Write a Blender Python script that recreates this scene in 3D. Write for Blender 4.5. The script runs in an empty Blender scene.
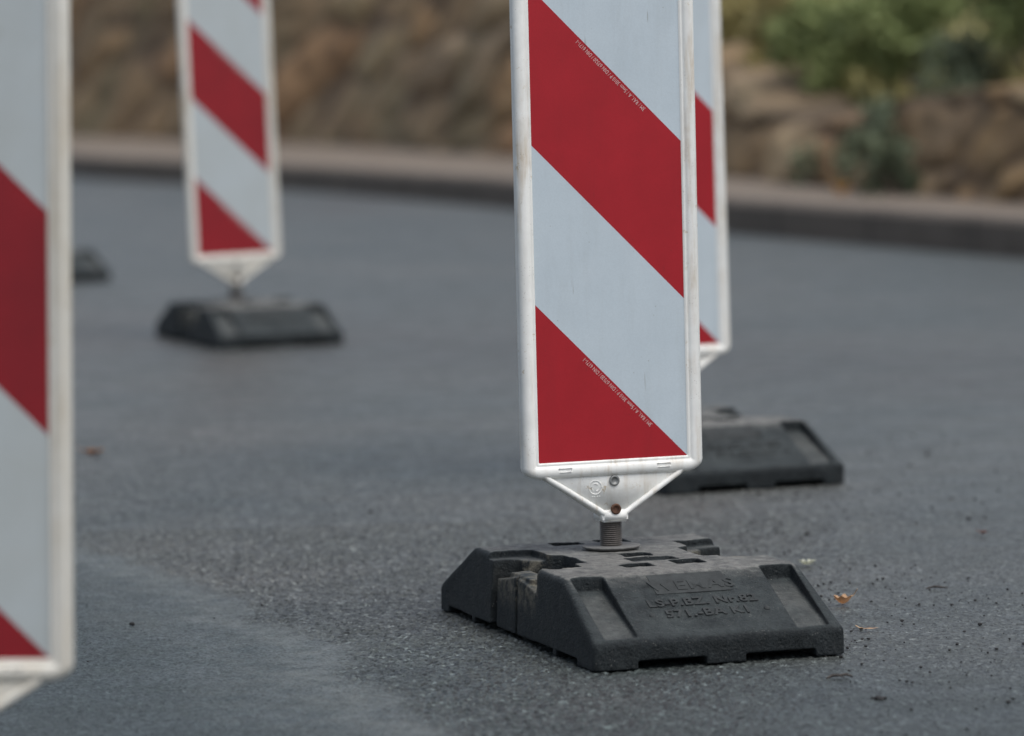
import bpy, bmesh, math, random
import numpy as np
from mathutils import Matrix, Vector, Euler

R = math.radians
random.seed(4)
rng = np.random.default_rng(7)
scene = bpy.context.scene
COL = scene.collection

# ------------------------------------------------------------------ helpers
def link(o, parent=None):
    COL.objects.link(o)
    if parent is not None:
        o.parent = parent
    return o

def tag(o, label=None, cat=None, group=None, kind=None):
    if label: o['label'] = label
    if cat: o['category'] = cat
    if group: o['group'] = group
    if kind: o['kind'] = kind
    return o

def empty(name, loc=(0, 0, 0), rz=0.0):
    o = bpy.data.objects.new(name, None)
    o.empty_display_size = .1
    o.location = loc
    o.rotation_euler = (0, 0, rz)
    return link(o)

def mesh_obj(name, bm, mats, parent=None, smooth=True):
    me = bpy.data.meshes.new(name)
    bm.normal_update()
    bm.to_mesh(me)
    bm.free()
    for m in (mats if isinstance(mats, (list, tuple)) else [mats]):
        me.materials.append(m)
    if smooth:
        me.polygons.foreach_set('use_smooth', [True] * len(me.polygons))
    o = bpy.data.objects.new(name, me)
    return link(o, parent)

def np_mesh(name, verts, faces, mats, smooth=True, parent=None):
    """verts (n,3), faces (m,k) all with k corners"""
    verts = np.asarray(verts, np.float32); faces = np.asarray(faces, np.int32)
    me = bpy.data.meshes.new(name)
    n, k = faces.shape
    me.vertices.add(len(verts)); me.vertices.foreach_set('co', verts.ravel())
    me.loops.add(n * k); me.loops.foreach_set('vertex_index', faces.ravel())
    me.polygons.add(n)
    me.polygons.foreach_set('loop_start', np.arange(0, n * k, k, dtype=np.int32))
    me.polygons.foreach_set('use_smooth', np.full(n, smooth))
    me.update(calc_edges=True)
    me.validate()
    for m in (mats if isinstance(mats, (list, tuple)) else [mats]):
        me.materials.append(m)
    o = bpy.data.objects.new(name, me)
    return link(o, parent)

def box(bm, x0, x1, y0, y1, z0, z1):
    vs = [bm.verts.new((x, y, z)) for z in (z0, z1) for y in (y0, y1) for x in (x0, x1)]
    for f in ((0, 2, 3, 1), (4, 5, 7, 6), (0, 1, 5, 4), (2, 6, 7, 3), (0, 4, 6, 2), (1, 3, 7, 5)):
        bm.faces.new([vs[i] for i in f])
    return vs

def lathe(bm, prof, seg=32, axis='z', origin=(0, 0, 0)):
    """prof: list of (radius, height); closed with caps"""
    rings = []
    for r, h in prof:
        ring = []
        for i in range(seg):
            a = 2 * math.pi * i / seg
            p = (r * math.cos(a), r * math.sin(a), h) if axis == 'z' else (r * math.cos(a), -h, r * math.sin(a))
            ring.append(bm.verts.new((p[0] + origin[0], p[1] + origin[1], p[2] + origin[2])))
        rings.append(ring)
    for a, b in zip(rings, rings[1:]):
        for i in range(seg):
            j = (i + 1) % seg
            bm.faces.new((a[i], a[j], b[j], b[i]))
    bm.faces.new(list(reversed(rings[0])))
    bm.faces.new(rings[-1])

def tube(bm, pts, rad, seg=10):
    pts = [Vector(p) for p in pts]
    rings = []
    for i, p in enumerate(pts):
        d = (pts[min(i + 1, len(pts) - 1)] - pts[max(i - 1, 0)]).normalized()
        ref = Vector((0, 1, 0)) if abs(d.y) < .9 else Vector((1, 0, 0))
        u = d.cross(ref).normalized(); v = d.cross(u)
        r = rad[i] if isinstance(rad, (list, tuple)) else rad
        rings.append([bm.verts.new(p + u * (r * math.cos(2 * math.pi * k / seg)) + v * (r * math.sin(2 * math.pi * k / seg))) for k in range(seg)])
    for a, b in zip(rings, rings[1:]):
        for k in range(seg):
            bm.faces.new((a[k], a[(k + 1) % seg], b[(k + 1) % seg], b[k]))
    bm.faces.new(rings[0]); bm.faces.new(list(reversed(rings[-1])))

def text_bm(s, size, extrude, spacing=1.0, bold=0.0):
    cu = bpy.data.curves.new('lettering', 'FONT')
    cu.body = s; cu.size = size; cu.extrude = extrude
    cu.align_x = 'CENTER'; cu.align_y = 'CENTER'
    cu.space_character = spacing; cu.offset = bold; cu.resolution_u = 3
    o = bpy.data.objects.new('lettering', cu)
    COL.objects.link(o)
    dg = bpy.context.evaluated_depsgraph_get()
    me = bpy.data.meshes.new_from_object(o.evaluated_get(dg))
    bm = bmesh.new(); bm.from_mesh(me)
    bpy.data.objects.remove(o); bpy.data.curves.remove(cu); bpy.data.meshes.remove(me)
    return bm

def fade(x, a, b):
    t = np.clip((x - a) / (b - a), 0, 1)
    return t * t * (3 - 2 * t)

def vnoise(x, y, seed=0):
    """smooth value noise in numpy"""
    xi = np.floor(x).astype(np.int64); yi = np.floor(y).astype(np.int64)
    fx = x - xi; fy = y - yi
    fx = fx * fx * (3 - 2 * fx); fy = fy * fy * (3 - 2 * fy)
    def h(a, b):
        n = (a * 374761393 + b * 668265263 + seed * 1442695041) & 0xffffffff
        n = ((n ^ (n >> 13)) * 1274126177) & 0xffffffff
        return ((n ^ (n >> 16)) & 0xffff) / 65535.0
    return (h(xi, yi) * (1 - fx) + h(xi + 1, yi) * fx) * (1 - fy) + (h(xi, yi + 1) * (1 - fx) + h(xi + 1, yi + 1) * fx) * fy

def worley(x, y, seed=0):
    """returns F1, F2 and a random value of the nearest cell"""
    xi = np.floor(x).astype(np.int64); yi = np.floor(y).astype(np.int64)
    f1 = np.full(x.shape, 9.0); f2 = np.full(x.shape, 9.0); cid = np.zeros(x.shape)
    def h(a, b, k):
        n = (a * 374761393 + b * 668265263 + (seed * 7 + k) * 1442695041) & 0xffffffff
        n = ((n ^ (n >> 13)) * 1274126177) & 0xffffffff
        return ((n ^ (n >> 16)) & 0xffff) / 65535.0
    for dx in (-1, 0, 1):
        for dy in (-1, 0, 1):
            cx = xi + dx; cy = yi + dy
            d = np.hypot(cx + h(cx, cy, 1) - x, cy + h(cx, cy, 2) - y)
            near = d < f1
            f2 = np.where(near, f1, np.minimum(f2, d))
            cid = np.where(near, h(cx, cy, 3), cid)
            f1 = np.where(near, d, f1)
    return f1, f2, cid

# ------------------------------------------------------------------ materials
def material(name):
    m = bpy.data.materials.new(name); m.use_nodes = True
    nt = m.node_tree
    b = nt.nodes['Principled BSDF']
    return m, nt, b

class N:
    """short-hand node builder"""
    def __init__(self, nt): self.nt = nt
    def new(self, t, **kw):
        n = self.nt.nodes.new(t)
        for k, v in kw.items(): setattr(n, k, v)
        return n
    def link(self, a, b): self.nt.links.new(a, b)
    def coord(self, kind='Object', scale=(1, 1, 1), rot=(0, 0, 0)):
        t = self.new('ShaderNodeTexCoord'); m = self.new('ShaderNodeMapping')
        m.inputs['Scale'].default_value = scale; m.inputs['Rotation'].default_value = rot
        self.link(t.outputs[kind], m.inputs['Vector'])
        return m.outputs['Vector']
    def noise(self, vec, scale, detail=4, rough=.55, dist=0):
        n = self.new('ShaderNodeTexNoise')
        n.inputs['Scale'].default_value = scale; n.inputs['Detail'].default_value = detail
        n.inputs['Roughness'].default_value = rough; n.inputs['Distortion'].default_value = dist
        self.link(vec, n.inputs['Vector'])
        return n.outputs['Fac']
    def voronoi(self, vec, scale, feature='F1', out='Distance'):
        n = self.new('ShaderNodeTexVoronoi', feature=feature)
        n.inputs['Scale'].default_value = scale
        self.link(vec, n.inputs['Vector'])
        return n.outputs[out]
    def ramp(self, fac, stops, interp='LINEAR'):
        n = self.new('ShaderNodeValToRGB'); cr = n.color_ramp; cr.interpolation = interp
        while len(cr.elements) < len(stops): cr.elements.new(.5)
        for e, (p, c) in zip(cr.elements, stops):
            e.position = p
            e.color = (c, c, c, 1) if isinstance(c, (int, float)) else (*c, 1)
        self.link(fac, n.inputs['Fac'])
        return n.outputs['Color']
    def mix(self, fac, a, b, mode='MIX'):
        n = self.new('ShaderNodeMix', data_type='RGBA', blend_type=mode)
        for sock, v in ((n.inputs[0], fac), (n.inputs[6], a), (n.inputs[7], b)):
            if hasattr(v, 'is_output'): self.link(v, sock)
            elif isinstance(v, (int, float)): sock.default_value = v if sock.type == 'VALUE' else (v, v, v, 1)
            else: sock.default_value = (*v, 1)
        return n.outputs[2]
    def math(self, op, a, b=None):
        n = self.new('ShaderNodeMath', operation=op)
        for i, v in enumerate((a, b)):
            if v is None: continue
            if hasattr(v, 'is_output'): self.link(v, n.inputs[i])
            else: n.inputs[i].default_value = v
        return n.outputs[0]
    def bump(self, h, strength, dist, normal=None):
        n = self.new('ShaderNodeBump')
        n.inputs['Strength'].default_value = strength; n.inputs['Distance'].default_value = dist
        self.link(h, n.inputs['Height'])
        if normal: self.link(normal, n.inputs['Normal'])
        return n.outputs['Normal']
    def attr(self, name, out='Fac'):
        n = self.new('ShaderNodeAttribute'); n.attribute_name = name
        return n.outputs[out]
    def prop(self, name):
        n = self.new('ShaderNodeAttribute', attribute_type='OBJECT'); n.attribute_name = name
        return n.outputs['Fac']
    def obj_random(self):
        return self.new('ShaderNodeObjectInfo').outputs['Random']

def mat_white_plastic():
    m, nt, b = material('weathered_white_plastic'); n = N(nt)
    v = n.coord()
    streak = n.noise(n.coord(scale=(1, 1, .12)), 60, 5, .6)
    blot = n.noise(v, 9, 5, .6)
    mask = n.math('MULTIPLY', n.ramp(streak, [(.50, 0), (.68, 1)]), n.ramp(blot, [(.42, 0), (.64, 1)]))
    col = n.mix(n.ramp(n.noise(v, 30, 6, .65), [(.3, 0), (.8, 1)]), (.80, .81, .79), (.68, .69, .67))
    col = n.mix(n.math('MULTIPLY', mask, .75), col, (.42, .33, .22))
    sp = n.voronoi(v, 260)
    spm = n.math('MULTIPLY', n.ramp(sp, [(.10, 1), (.20, 0)]), n.ramp(n.noise(v, 40, 2), [(.55, 0), (.62, 1)]))
    col = n.mix(n.math('MULTIPLY', spm, .6), col, (.16, .13, .10))
    ochre = n.math('MULTIPLY', n.ramp(n.noise(v, 75, 6, .7), [(.60, 0), (.66, 1)]), n.ramp(n.noise(v, 7, 3), [(.50, 0), (.60, 1)]))
    col = n.mix(n.math('MULTIPLY', ochre, .75), col, (.40, .29, .14))
    gr = n.math('MULTIPLY', n.prop('grime_dim'), n.ramp(n.noise(v, 5, 5, .6), [(.25, .55), (.7, 1)]))
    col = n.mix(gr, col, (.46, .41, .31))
    n.link(col, b.inputs['Base Color'])
    n.link(n.ramp(blot, [(.3, .38), (.7, .55)]), b.inputs['Roughness'])
    n.link(n.bump(n.noise(v, 220, 4), .12, .002), b.inputs['Normal'])
    return m

def mat_sheet(name, c1, c2, spot, grime_dim_col):
    m, nt, b = material(name); n = N(nt)
    v = n.coord()
    weave = n.voronoi(v, 330)
    col = n.mix(n.ramp(n.noise(v, 14, 6, .65), [(.3, 0), (.72, 1)]), c1, c2)
    col = n.mix(n.math('MULTIPLY', n.ramp(weave, [(.2, 0), (.8, 1)]), .18), col, tuple(x * .72 for x in c1))
    grime_dim = n.math('MULTIPLY', n.ramp(n.noise(n.coord(scale=(1, 1, .15)), 26, 6, .7), [(.52, 0), (.8, 1)]), .15)
    col = n.mix(grime_dim, col, spot)
    sp = n.math('MULTIPLY', n.ramp(n.voronoi(v, 75), [(.045, 1), (.085, 0)]), n.ramp(n.noise(v, 17, 2), [(.50, 0), (.58, 1)]))
    col = n.mix(n.math('MULTIPLY', sp, .6), col, spot)
    for ang, thr in ((.45, .70), (-.8, .73)):       # short scuffs
        sc = n.noise(n.coord(scale=(1, 1, .05), rot=(0, ang, 0)), 130, 2, .5)
        sm = n.math('MULTIPLY', n.ramp(sc, [(thr, 0), (thr + .02, 1)]), n.ramp(n.noise(v, 11 + ang, 3), [(.55, 0), (.60, 1)]))
        col = n.mix(n.math('MULTIPLY', sm, .5), col, spot)
    gr = n.math('MULTIPLY', n.prop('grime_dim'), n.ramp(n.noise(v, 6, 5, .6), [(.25, .6), (.7, 1)]))
    col = n.mix(gr, col, grime_dim_col)
    n.link(col, b.inputs['Base Color'])
    b.inputs['Roughness'].default_value = .42
    b.inputs['Specular IOR Level'].default_value = .4
    n.link(n.bump(weave, .05, .001), b.inputs['Normal'])
    return m

def mat_rubber():
    m, nt, b = material('recycled_rubber'); n = N(nt)
    v = n.coord()
    geo = n.new('ShaderNodeNewGeometry')
    sep = n.new('ShaderNodeSeparateXYZ'); n.link(v, sep.inputs[0])
    fine = n.noise(v, 260, 6, .7)
    mid = n.noise(v, 22, 7, .68)
    col = n.mix(n.ramp(mid, [(.32, 0), (.7, 1)]), (.008, .0105, .012), (.021, .026, .029))
    col = n.mix(n.math('MULTIPLY', n.ramp(fine, [(.45, 0), (.75, 1)]), .55), col, (.048, .055, .057))
    # road dust that has settled: thick on the flat top, thin on the sloping ends, clay in the hand recesses
    sepn = n.new('ShaderNodeSeparateXYZ'); n.link(geo.outputs['Normal'], sepn.inputs[0])
    film = n.math('MULTIPLY', n.ramp(sepn.outputs['Z'], [(.55, 0), (.95, 1)]), n.ramp(n.noise(v, 12, 8, .7), [(.28, .1), (.70, 1)]))
    col = n.mix(n.math('MULTIPLY', film, .60), col, (.082, .096, .097))
    top = n.math('MULTIPLY', n.ramp(sep.outputs['Z'], [(.1040, 0), (.1165, 1)]), n.ramp(sepn.outputs['Z'], [(.86, 0), (.97, 1)]))
    dust = n.math('MULTIPLY', n.math('MULTIPLY', top, n.ramp(n.noise(v, 30, 8, .72), [(.22, .25), (.58, 1)])), .85)
    col = n.mix(dust, col, (.19, .19, .18))
    absx = n.math('ABSOLUTE', sep.outputs['X']); absy = n.math('ABSOLUTE', sep.outputs['Y'])
    grv = n.math('MULTIPLY', n.math('MULTIPLY', n.ramp(absx, [(.128, 0), (.133, 1), (.172, 1), (.177, 0)]), n.ramp(absy, [(.235, 0), (.25, 1), (.370, 1), (.380, 0)])), n.ramp(n.noise(v, 26, 7, .7), [(.30, .2), (.65, 1)]))
    col = n.mix(n.math('MULTIPLY', grv, .5), col, (.150, .155, .150))
    rec = n.math('MULTIPLY', n.ramp(absy, [(.100, 1), (.119, 0)]), n.math('MULTIPLY', n.ramp(absx, [(.11, 0), (.13, 1)]), n.ramp(sep.outputs['Z'], [(.04, 0), (.075, 1)])))
    clay = n.math('MULTIPLY', rec, n.ramp(n.noise(v, 48, 6, .7), [(.42, 0), (.60, 1)]))
    col = n.mix(n.math('MULTIPLY', clay, .45), col, (.26, .235, .18))
    # pale grit specks
    speck = n.math('MULTIPLY', n.ramp(n.voronoi(v, 240), [(.10, 1), (.2, 0)]), n.ramp(n.noise(v, 55, 3), [(.56, 0), (.64, 1)]))
    col = n.mix(n.math('MULTIPLY', speck, .6), col, (.33, .32, .30))
    blot = n.noise(v, 60, 6, .75)
    col = n.mix(n.math('MULTIPLY', n.ramp(blot, [(.50, 0), (.70, 1)]), .45), col, n.mix(1.0, col, (1.9, 1.9, 1.85), 'MULTIPLY'))
    col = n.mix(n.math('MULTIPLY', n.ramp(blot, [(.32, 1), (.46, 0)]), .6), col, n.mix(1.0, col, (.45, .46, .5), 'MULTIPLY'))
    # scuffed streaks on the sides
    scuff = n.math('MULTIPLY', n.ramp(n.noise(n.coord(scale=(1, 1, .22)), 70, 5, .65), [(.56, 0), (.74, 1)]), .22)
    col = n.mix(scuff, col, (.085, .09, .088))
    n.link(col, b.inputs['Base Color'])
    n.link(n.ramp(mid, [(.3, .50), (.7, .72)]), b.inputs['Roughness'])
    b.inputs['Specular IOR Level'].default_value = .15
    pit = n.voronoi(v, 120)
    nb = n.bump(fine, .8, .004)
    nb = n.bump(n.ramp(pit, [(.05, 0), (.35, 1)]), .35, .003, nb)
    n.link(n.bump(mid, .45, .008, nb), b.inputs['Normal'])
    return m

def mat_simple(name, c1, c2, scale=40, rough=.6, metal=0.0, bump=.1, bdist=.002, detail=5):
    m, nt, b = material(name); n = N(nt)
    v = n.coord()
    f = n.noise(v, scale, detail, .62)
    n.link(n.mix(n.ramp(f, [(.3, 0), (.7, 1)]), c1, c2), b.inputs['Base Color'])
    b.inputs['Roughness'].default_value = rough; b.inputs['Metallic'].default_value = metal
    if bump: n.link(n.bump(n.noise(v, scale * 5, 4), bump, bdist), b.inputs['Normal'])
    return m

def mat_leaf(name, c1, c2, trans=.25):
    m, nt, b = material(name); n = N(nt)
    f = n.attr('tone')
    n.link(n.mix(f, c1, c2), b.inputs['Base Color'])
    b.inputs['Roughness'].default_value = .6
    b.inputs['Specular IOR Level'].default_value = .25
    return m

def mat_road():
    m, nt, b = material('worn_asphalt'); n = N(nt)
    v = n.coord()
    rough = n.attr('coarse')            # 1 = open coarse surface, 0 = fine patch
    chip_d = n.voronoi(v, 150); chip_c = n.voronoi(v, 150, out='Color')
    sepc = n.new('ShaderNodeSeparateColor'); n.link(chip_c, sepc.inputs[0])
    big = n.noise(v, .9, 6, .62); med = n.noise(v, 7, 6, .65); fine = n.noise(v, 160, 5, .7)
    base = n.mix(n.ramp(big, [(.3, 0), (.72, 1)]), (.052, .063, .062), (.098, .100, .093))
    base = n.mix(n.math('MULTIPLY', n.ramp(med, [(.38, 0), (.7, 1)]), .5), base, (.062, .071, .069))
    base = n.mix(n.math('MULTIPLY', n.attr('near_falloff'), .85), base, (.029, .041, .042))  # near road darkened in its colour for the dimmer foreground light
    chips = n.ramp(sepc.outputs[0], [(0, .25), (.5, .85), (.85, 1.25), (.96, 1.7), (1, 3.0)])
    col = n.mix(n.math('ADD', n.math('MULTIPLY', rough, .45), .55), base, n.mix(1.0, base, chips, 'MULTIPLY'))
    pits = n.ramp(fine, [(.30, .55), (.46, 1.0), (.72, 1.25)])
    col = n.mix(.8, col, n.mix(1.0, col, pits, 'MULTIPLY'))
    # pale dust along the joint between the two surfaces
    dust = n.math('MULTIPLY', n.attr('dusty'), n.ramp(n.noise(v, 18, 7, .7), [(.28, 0), (.60, 1)]))
    col = n.mix(n.math('MULTIPLY', dust, .52), col, (.155, .17, .165))
    # brownish rubbed-in dirt along the wheel track
    dirt = n.math('MULTIPLY', n.attr('track'), n.ramp(n.noise(v, 3.2, 6, .65), [(.3, 0), (.66, 1)]))
    col = n.mix(n.math('MULTIPLY', dirt, .55), col, (.052, .046, .042))
    # far dark repair patch
    n.link(col, b.inputs['Base Color'])
    n.link(n.ramp(med, [(.3, .36), (.7, .56)]), b.inputs['Roughness'])
    b.inputs['Specular IOR Level'].default_value = .5
    nb = n.bump(chip_d, .35, .0035)
    n.link(n.bump(fine, .35, .003, nb), b.inputs['Normal'])
    return m

def mat_pavement():
    m, nt, b = material('littered_pavement'); n = N(nt)
    v = n.coord()
    col = n.mix(n.ramp(n.noise(v, 2.5, 7, .65), [(.3, 0), (.7, 1)]), (.135, .110, .086), (.20, .165, .132))
    lit = n.math('MULTIPLY', n.ramp(n.voronoi(v, 9), [(.18, 1), (.32, 0)]), n.ramp(n.noise(v, 1.7, 4), [(.45, 0), (.62, 1)]))
    col = n.mix(n.math('MULTIPLY', lit, .6), col, (.19, .11, .055))
    n.link(col, b.inputs['Base Color']); b.inputs['Roughness'].default_value = .85
    n.link(n.bump(n.noise(v, 40, 5), .3, .01), b.inputs['Normal'])
    return m

def mat_kerb():
    m, nt, b = material('dark_kerb_stone'); n = N(nt)
    v = n.coord()
    fr = n.math('FRACT', n.attr('run'))
    col = n.mix(n.ramp(n.noise(v, 5, 7, .68), [(.3, 0), (.7, 1)]), (.072, .060, .050), (.122, .103, .086))
    col = n.mix(n.ramp(fr, [(0, 1), (.025, 0), (.975, 0), (1, 1)]), col, (.02, .018, .016))
    n.link(col, b.inputs['Base Color']); b.inputs['Roughness'].default_value = .85
    n.link(n.bump(n.noise(v, 30, 5), .4, .01), b.inputs['Normal'])
    return m

def mat_stone():
    m, nt, b = material('rough_brown_stone'); n = N(nt)
    v = n.coord()
    cell = n.attr('stone'); gap = n.attr('gap')
    col = n.ramp(cell, [(0, (.21, .145, .085)), (.2, (.31, .205, .105)), (.42, (.28, .205, .13)), (.58, (.39, .25, .11)),
                        (.72, (.33, .16, .07)), (.86, (.48, .37, .20)), (1, (.32, .25, .17))])
    col = n.mix(.40, col, (.35, .245, .135))
    col = n.mix(n.ramp(n.noise(v, 2.2, 8, .65), [(.34, 0), (.66, 1)]), col, n.mix(1.0, col, (.50, .47, .44), 'MULTIPLY'))
    col = n.mix(n.math('MULTIPLY', gap, .65), col, (.080, .058, .042))
    moss = n.math('MULTIPLY', n.ramp(n.noise(v, .9, 6, .6), [(.50, 0), (.66, 1)]), .55)
    col = n.mix(moss, col, (.15, .145, .085))
    n.link(col, b.inputs['Base Color']); b.inputs['Roughness'].default_value = .9
    n.link(n.bump(n.noise(v, 30, 6), .5, .02), b.inputs['Normal'])
    return m

def mat_bank():
    m, nt, b = material('grassy_soil'); n = N(nt)
    v = n.coord()
    col = n.ramp(n.noise(v, 1.6, 8, .68), [(.3, (.12, .105, .055)), (.5, (.17, .155, .065)), (.7, (.11, .15, .055))])
    n.link(col, b.inputs['Base Color']); b.inputs['Roughness'].default_value = .95
    n.link(n.bump(n.noise(v, 14, 6), .8, .05), b.inputs['Normal'])
    return m

M = dict(
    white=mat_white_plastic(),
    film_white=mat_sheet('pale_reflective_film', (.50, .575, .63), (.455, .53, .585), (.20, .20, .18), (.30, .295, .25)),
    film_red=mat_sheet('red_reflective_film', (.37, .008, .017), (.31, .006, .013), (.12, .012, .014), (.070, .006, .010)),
    ink=mat_simple('pale_print', (.66, .46, .45), (.56, .34, .33), 300, .5, 0, 0),
    rubber=mat_rubber(),
    rubber_text=mat_simple('worn_rubber_lettering', (.014, .017, .018), (.034, .040, .041), 60, .8, 0, .3),
    steel=mat_simple('dull_galvanised_steel', (.30, .31, .31), (.20, .205, .20), 120, .55, .8, .2),
    rust=mat_simple('rusty_steel', (.050, .022, .014), (.12, .058, .034), 160, .8, .25, .5),
    post=mat_simple('brown_grey_post_plastic', (.075, .067, .060), (.125, .112, .102), 120, .65, .1, .2),
    washer=mat_simple('dusty_washer_rubber', (.09, .09, .088), (.16, .16, .155), 120, .85, 0, .3),
    road=mat_road(), pavement=mat_pavement(), stone=mat_stone(), bank=mat_bank(),
    kerb=mat_kerb(),
    crumb=mat_simple('black_grit', (.010, .010, .011), (.024, .024, .024), 60, .75, 0, .3),
    green=mat_leaf('green_leaves', (.15, .19, .075), (.32, .37, .15)),
    olive=mat_leaf('yellow_green_leaves', (.26, .22, .09), (.48, .42, .19)),
    dark=mat_leaf('dark_blue_green_leaves', (.095, .12, .075), (.19, .22, .14)),
    drygrass=mat_leaf('dry_grass_blades', (.20, .18, .07), (.38, .35, .15)),
    bark=mat_simple('bark', (.06, .045, .035), (.12, .09, .07), 20, .9, 0, .5, .01),
    leaf_tan=mat_simple('tan_dead_leaf', (.75, .52, .33), (.55, .35, .20), 60, .7, 0, .3),
    leaf_orange=mat_simple('orange_brown_leaf', (.42, .21, .07), (.30, .14, .05), 60, .7, 0, .3),
    leaf_yellow=mat_simple('yellow_leaf', (.62, .36, .05), (.48, .25, .04), 30, .7, 0, .2),
    leaf_red=mat_simple('red_brown_leaf', (.20, .085, .06), (.14, .06, .045), 60, .7, 0, .2),
    scrap=mat_simple('pale_paper_scrap', (.80, .80, .68), (.65, .66, .55), 80, .7, 0, .2),
    twig=mat_simple('dark_twig_bark', (.03, .026, .024), (.06, .05, .045), 60, .85, 0, .3),
)

# ------------------------------------------------------------------ the traffic beacon
FZ = .265          # height of the lower edge of the reflective sheet
RIM = .026
W2, HT = .125, 1.0
POST_Y = .085

def rrect(inset, y):
    """rounded rectangle loop round the panel, `inset` measured from the outer edge"""
    x1 = W2 + RIM - inset; z0 = -RIM + inset; z1 = HT + RIM - inset
    r = max(.020 - inset, .0025)
    rx, rz = max(.033 - 1.5 * inset, .0025), max(.0195 - inset, .0025)      # the lower corners are cut back flatter
    pts = []
    for cx, cz, a0, ex, ez in ((x1 - rx, z0 + rz, -90, rx, rz), (x1 - r, z1 - r, 0, r, r), (-x1 + r, z1 - r, 90, r, r), (-x1 + rx, z0 + rz, 180, rx, rz)):
        for k in range(6):
            a = R(a0 + 18 * k)
            pts.append((cx + ex * math.cos(a), y, cz + ez * math.sin(a)))
    return pts

def frame_bm():
    bm = bmesh.new()
    prof = [(.012, .012), (.004, .011), (.0, .0075), (.0, .001), (.0008, 0), (.0, -.001), (.0, -.006), (.002, -.0100), (.006, -.0128), (.011, -.0136),
            (.016, -.0128), (.0195, -.0106), (.0205, -.0088), (.0222, -.0094), (.0250, -.0094), (.0262, -.0058)]
    loops = [[bm.verts.new(p) for p in rrect(i, y)] for i, y in prof]
    n = len(loops[0])
    for a, b in zip(loops, loops[1:]):
        for k in range(n):
            bm.faces.new((a[k], b[k], b[(k + 1) % n], a[(k + 1) % n]))
    bm.faces.new(loops[0]); bm.faces.new(list(reversed(loops[-1])))
    # two drain lugs on the lower rim, each a flat pill with a raised lip
    for sx in (-1, 1):
        cx = .083 * sx
        tube(bm, [(cx - .0095, -.0132, -.0155), (cx + .0095, -.0132, -.0155)], .0013, 8)
        tube(bm, [(cx - .0095, -.0132, -.0095), (cx + .0095, -.0132, -.0095)], .0010, 8)
        for ex in (-.0105, .0105):
            tube(bm, [(cx + ex, -.0128, -.0155), (cx + ex, -.0128, -.0095)], .0011, 8)
    return bm

def clip_poly(poly, a, b, c, keep):
    """clip polygon to a*x+b*z {<,>} c"""
    out = []
    for i, p in enumerate(poly):
        q = poly[(i + 1) % len(poly)]
        fp = (a * p[0] + b * p[1] - c) * keep; fq = (a * q[0] + b * q[1] - c) * keep
        if fp >= 0: out.append(p)
        if (fp >= 0) != (fq >= 0):
            t = fp / (fp - fq); out.append((p[0] + t * (q[0] - p[0]), p[1] + t * (q[1] - p[1])))
    return out

def sheet_bm():
    bm = bmesh.new()
    rect = [(-W2, 0), (W2, 0), (W2, HT), (-W2, HT)]
    y = -.0068
    for k in range(5):
        c0, c1 = .25 * k - .125, .25 * (k + 1) - .125
        p = clip_poly(clip_poly(rect, 1, 1, c0, 1), 1, 1, c1, -1)
        if len(p) < 3: continue
        f = bm.faces.new([bm.verts.new((x, y, z)) for x, z in p])
        f.material_index = 0 if k % 2 == 0 else 1
        # thin edge of the applied film
    return bm

def print_bm():
    """small standard line printed along the upper edge of each red stripe, reading upside down"""
    ang = R(135); rows = []
    for k in (0, 2):
        t = text_bm('3M / RA1, A / 5mm 3010 P / DIN 67520 / DIN 6171-1', .0092, 0, 1.02)
        xs = [v.co.x for v in t.verts]
        sc = .156 / (max(xs) - min(xs))
        cx, cz = .0140, .25 * (k + 1) - .125 - .0140
        off = .0064 / math.sqrt(2)
        for v in t.verts:
            x, z = v.co.x * sc, v.co.y
            v.co = Vector((cx - off + x * math.cos(ang) - z * math.sin(ang), -.0072, cz - off + x * math.sin(ang) + z * math.cos(ang)))
        rows.append(t)
    return rows

def bracket_bm():
    bm = bmesh.new()
    zt, zb = -RIM + .002, -.094
    def plate(pts, y0, y1):
        a = [bm.verts.new((x, y0, z)) for x, z in pts]; b = [bm.verts.new((x, y1, z)) for x, z in pts]
        bm.faces.new(a); bm.faces.new(list(reversed(b)))
        for i in range(len(pts)):
            j = (i + 1) % len(pts)
            bm.faces.new((a[j], a[i], b[i], b[j]))
    # web plate, set back between the two ribs
    plate([(-.112, zt), (-.022, zb + .008), (.022, zb + .008), (.112, zt)], -.0075, -.001)
    # deep rounded ribs along both sloping edges
    for s in (-1, 1):
        for y, r in ((-.0080, .0046), (-.003, .0050), (.003, .0050), (.008, .0046)):
            tube(bm, [(s * .117, y, zt + .003), (s * .110, y, zt - .002), (s * .028, y, zb + .0155), (s * .016, y, zb + .008)], [r * .8, r, r, r * .9], 10)
    # back plate reaching up to the corners of the frame
    plate([(-.148, -.006), (-.112, -.0285), (-.020, -.0915), (.020, -.0915), (.112, -.0285), (.148, -.006)], -.001, .0115)
    # collar round the post
    k = bmesh.new(); box(k, -.0220, .0220, -.0125, .035, -.0995, -.0800)
    bmesh.ops.bevel(k, geom=k.edges[:], offset=.0035, segments=3, affect='EDGES')
    tmp = bpy.data.meshes.new('tmp'); k.to_mesh(tmp); k.free(); bm.from_mesh(tmp); bpy.data.meshes.remove(tmp)
    return bm

def bolt_bm(z, y):
    bm = bmesh.new()
    lathe(bm, [(.0086, 0), (.0088, .0012), (.0084, .0020), (.0072, .0026), (.0052, .0027), (.0050, .0019), (.0006, .0019)], 20, 'y', (0, y, z))
    return bm

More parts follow.
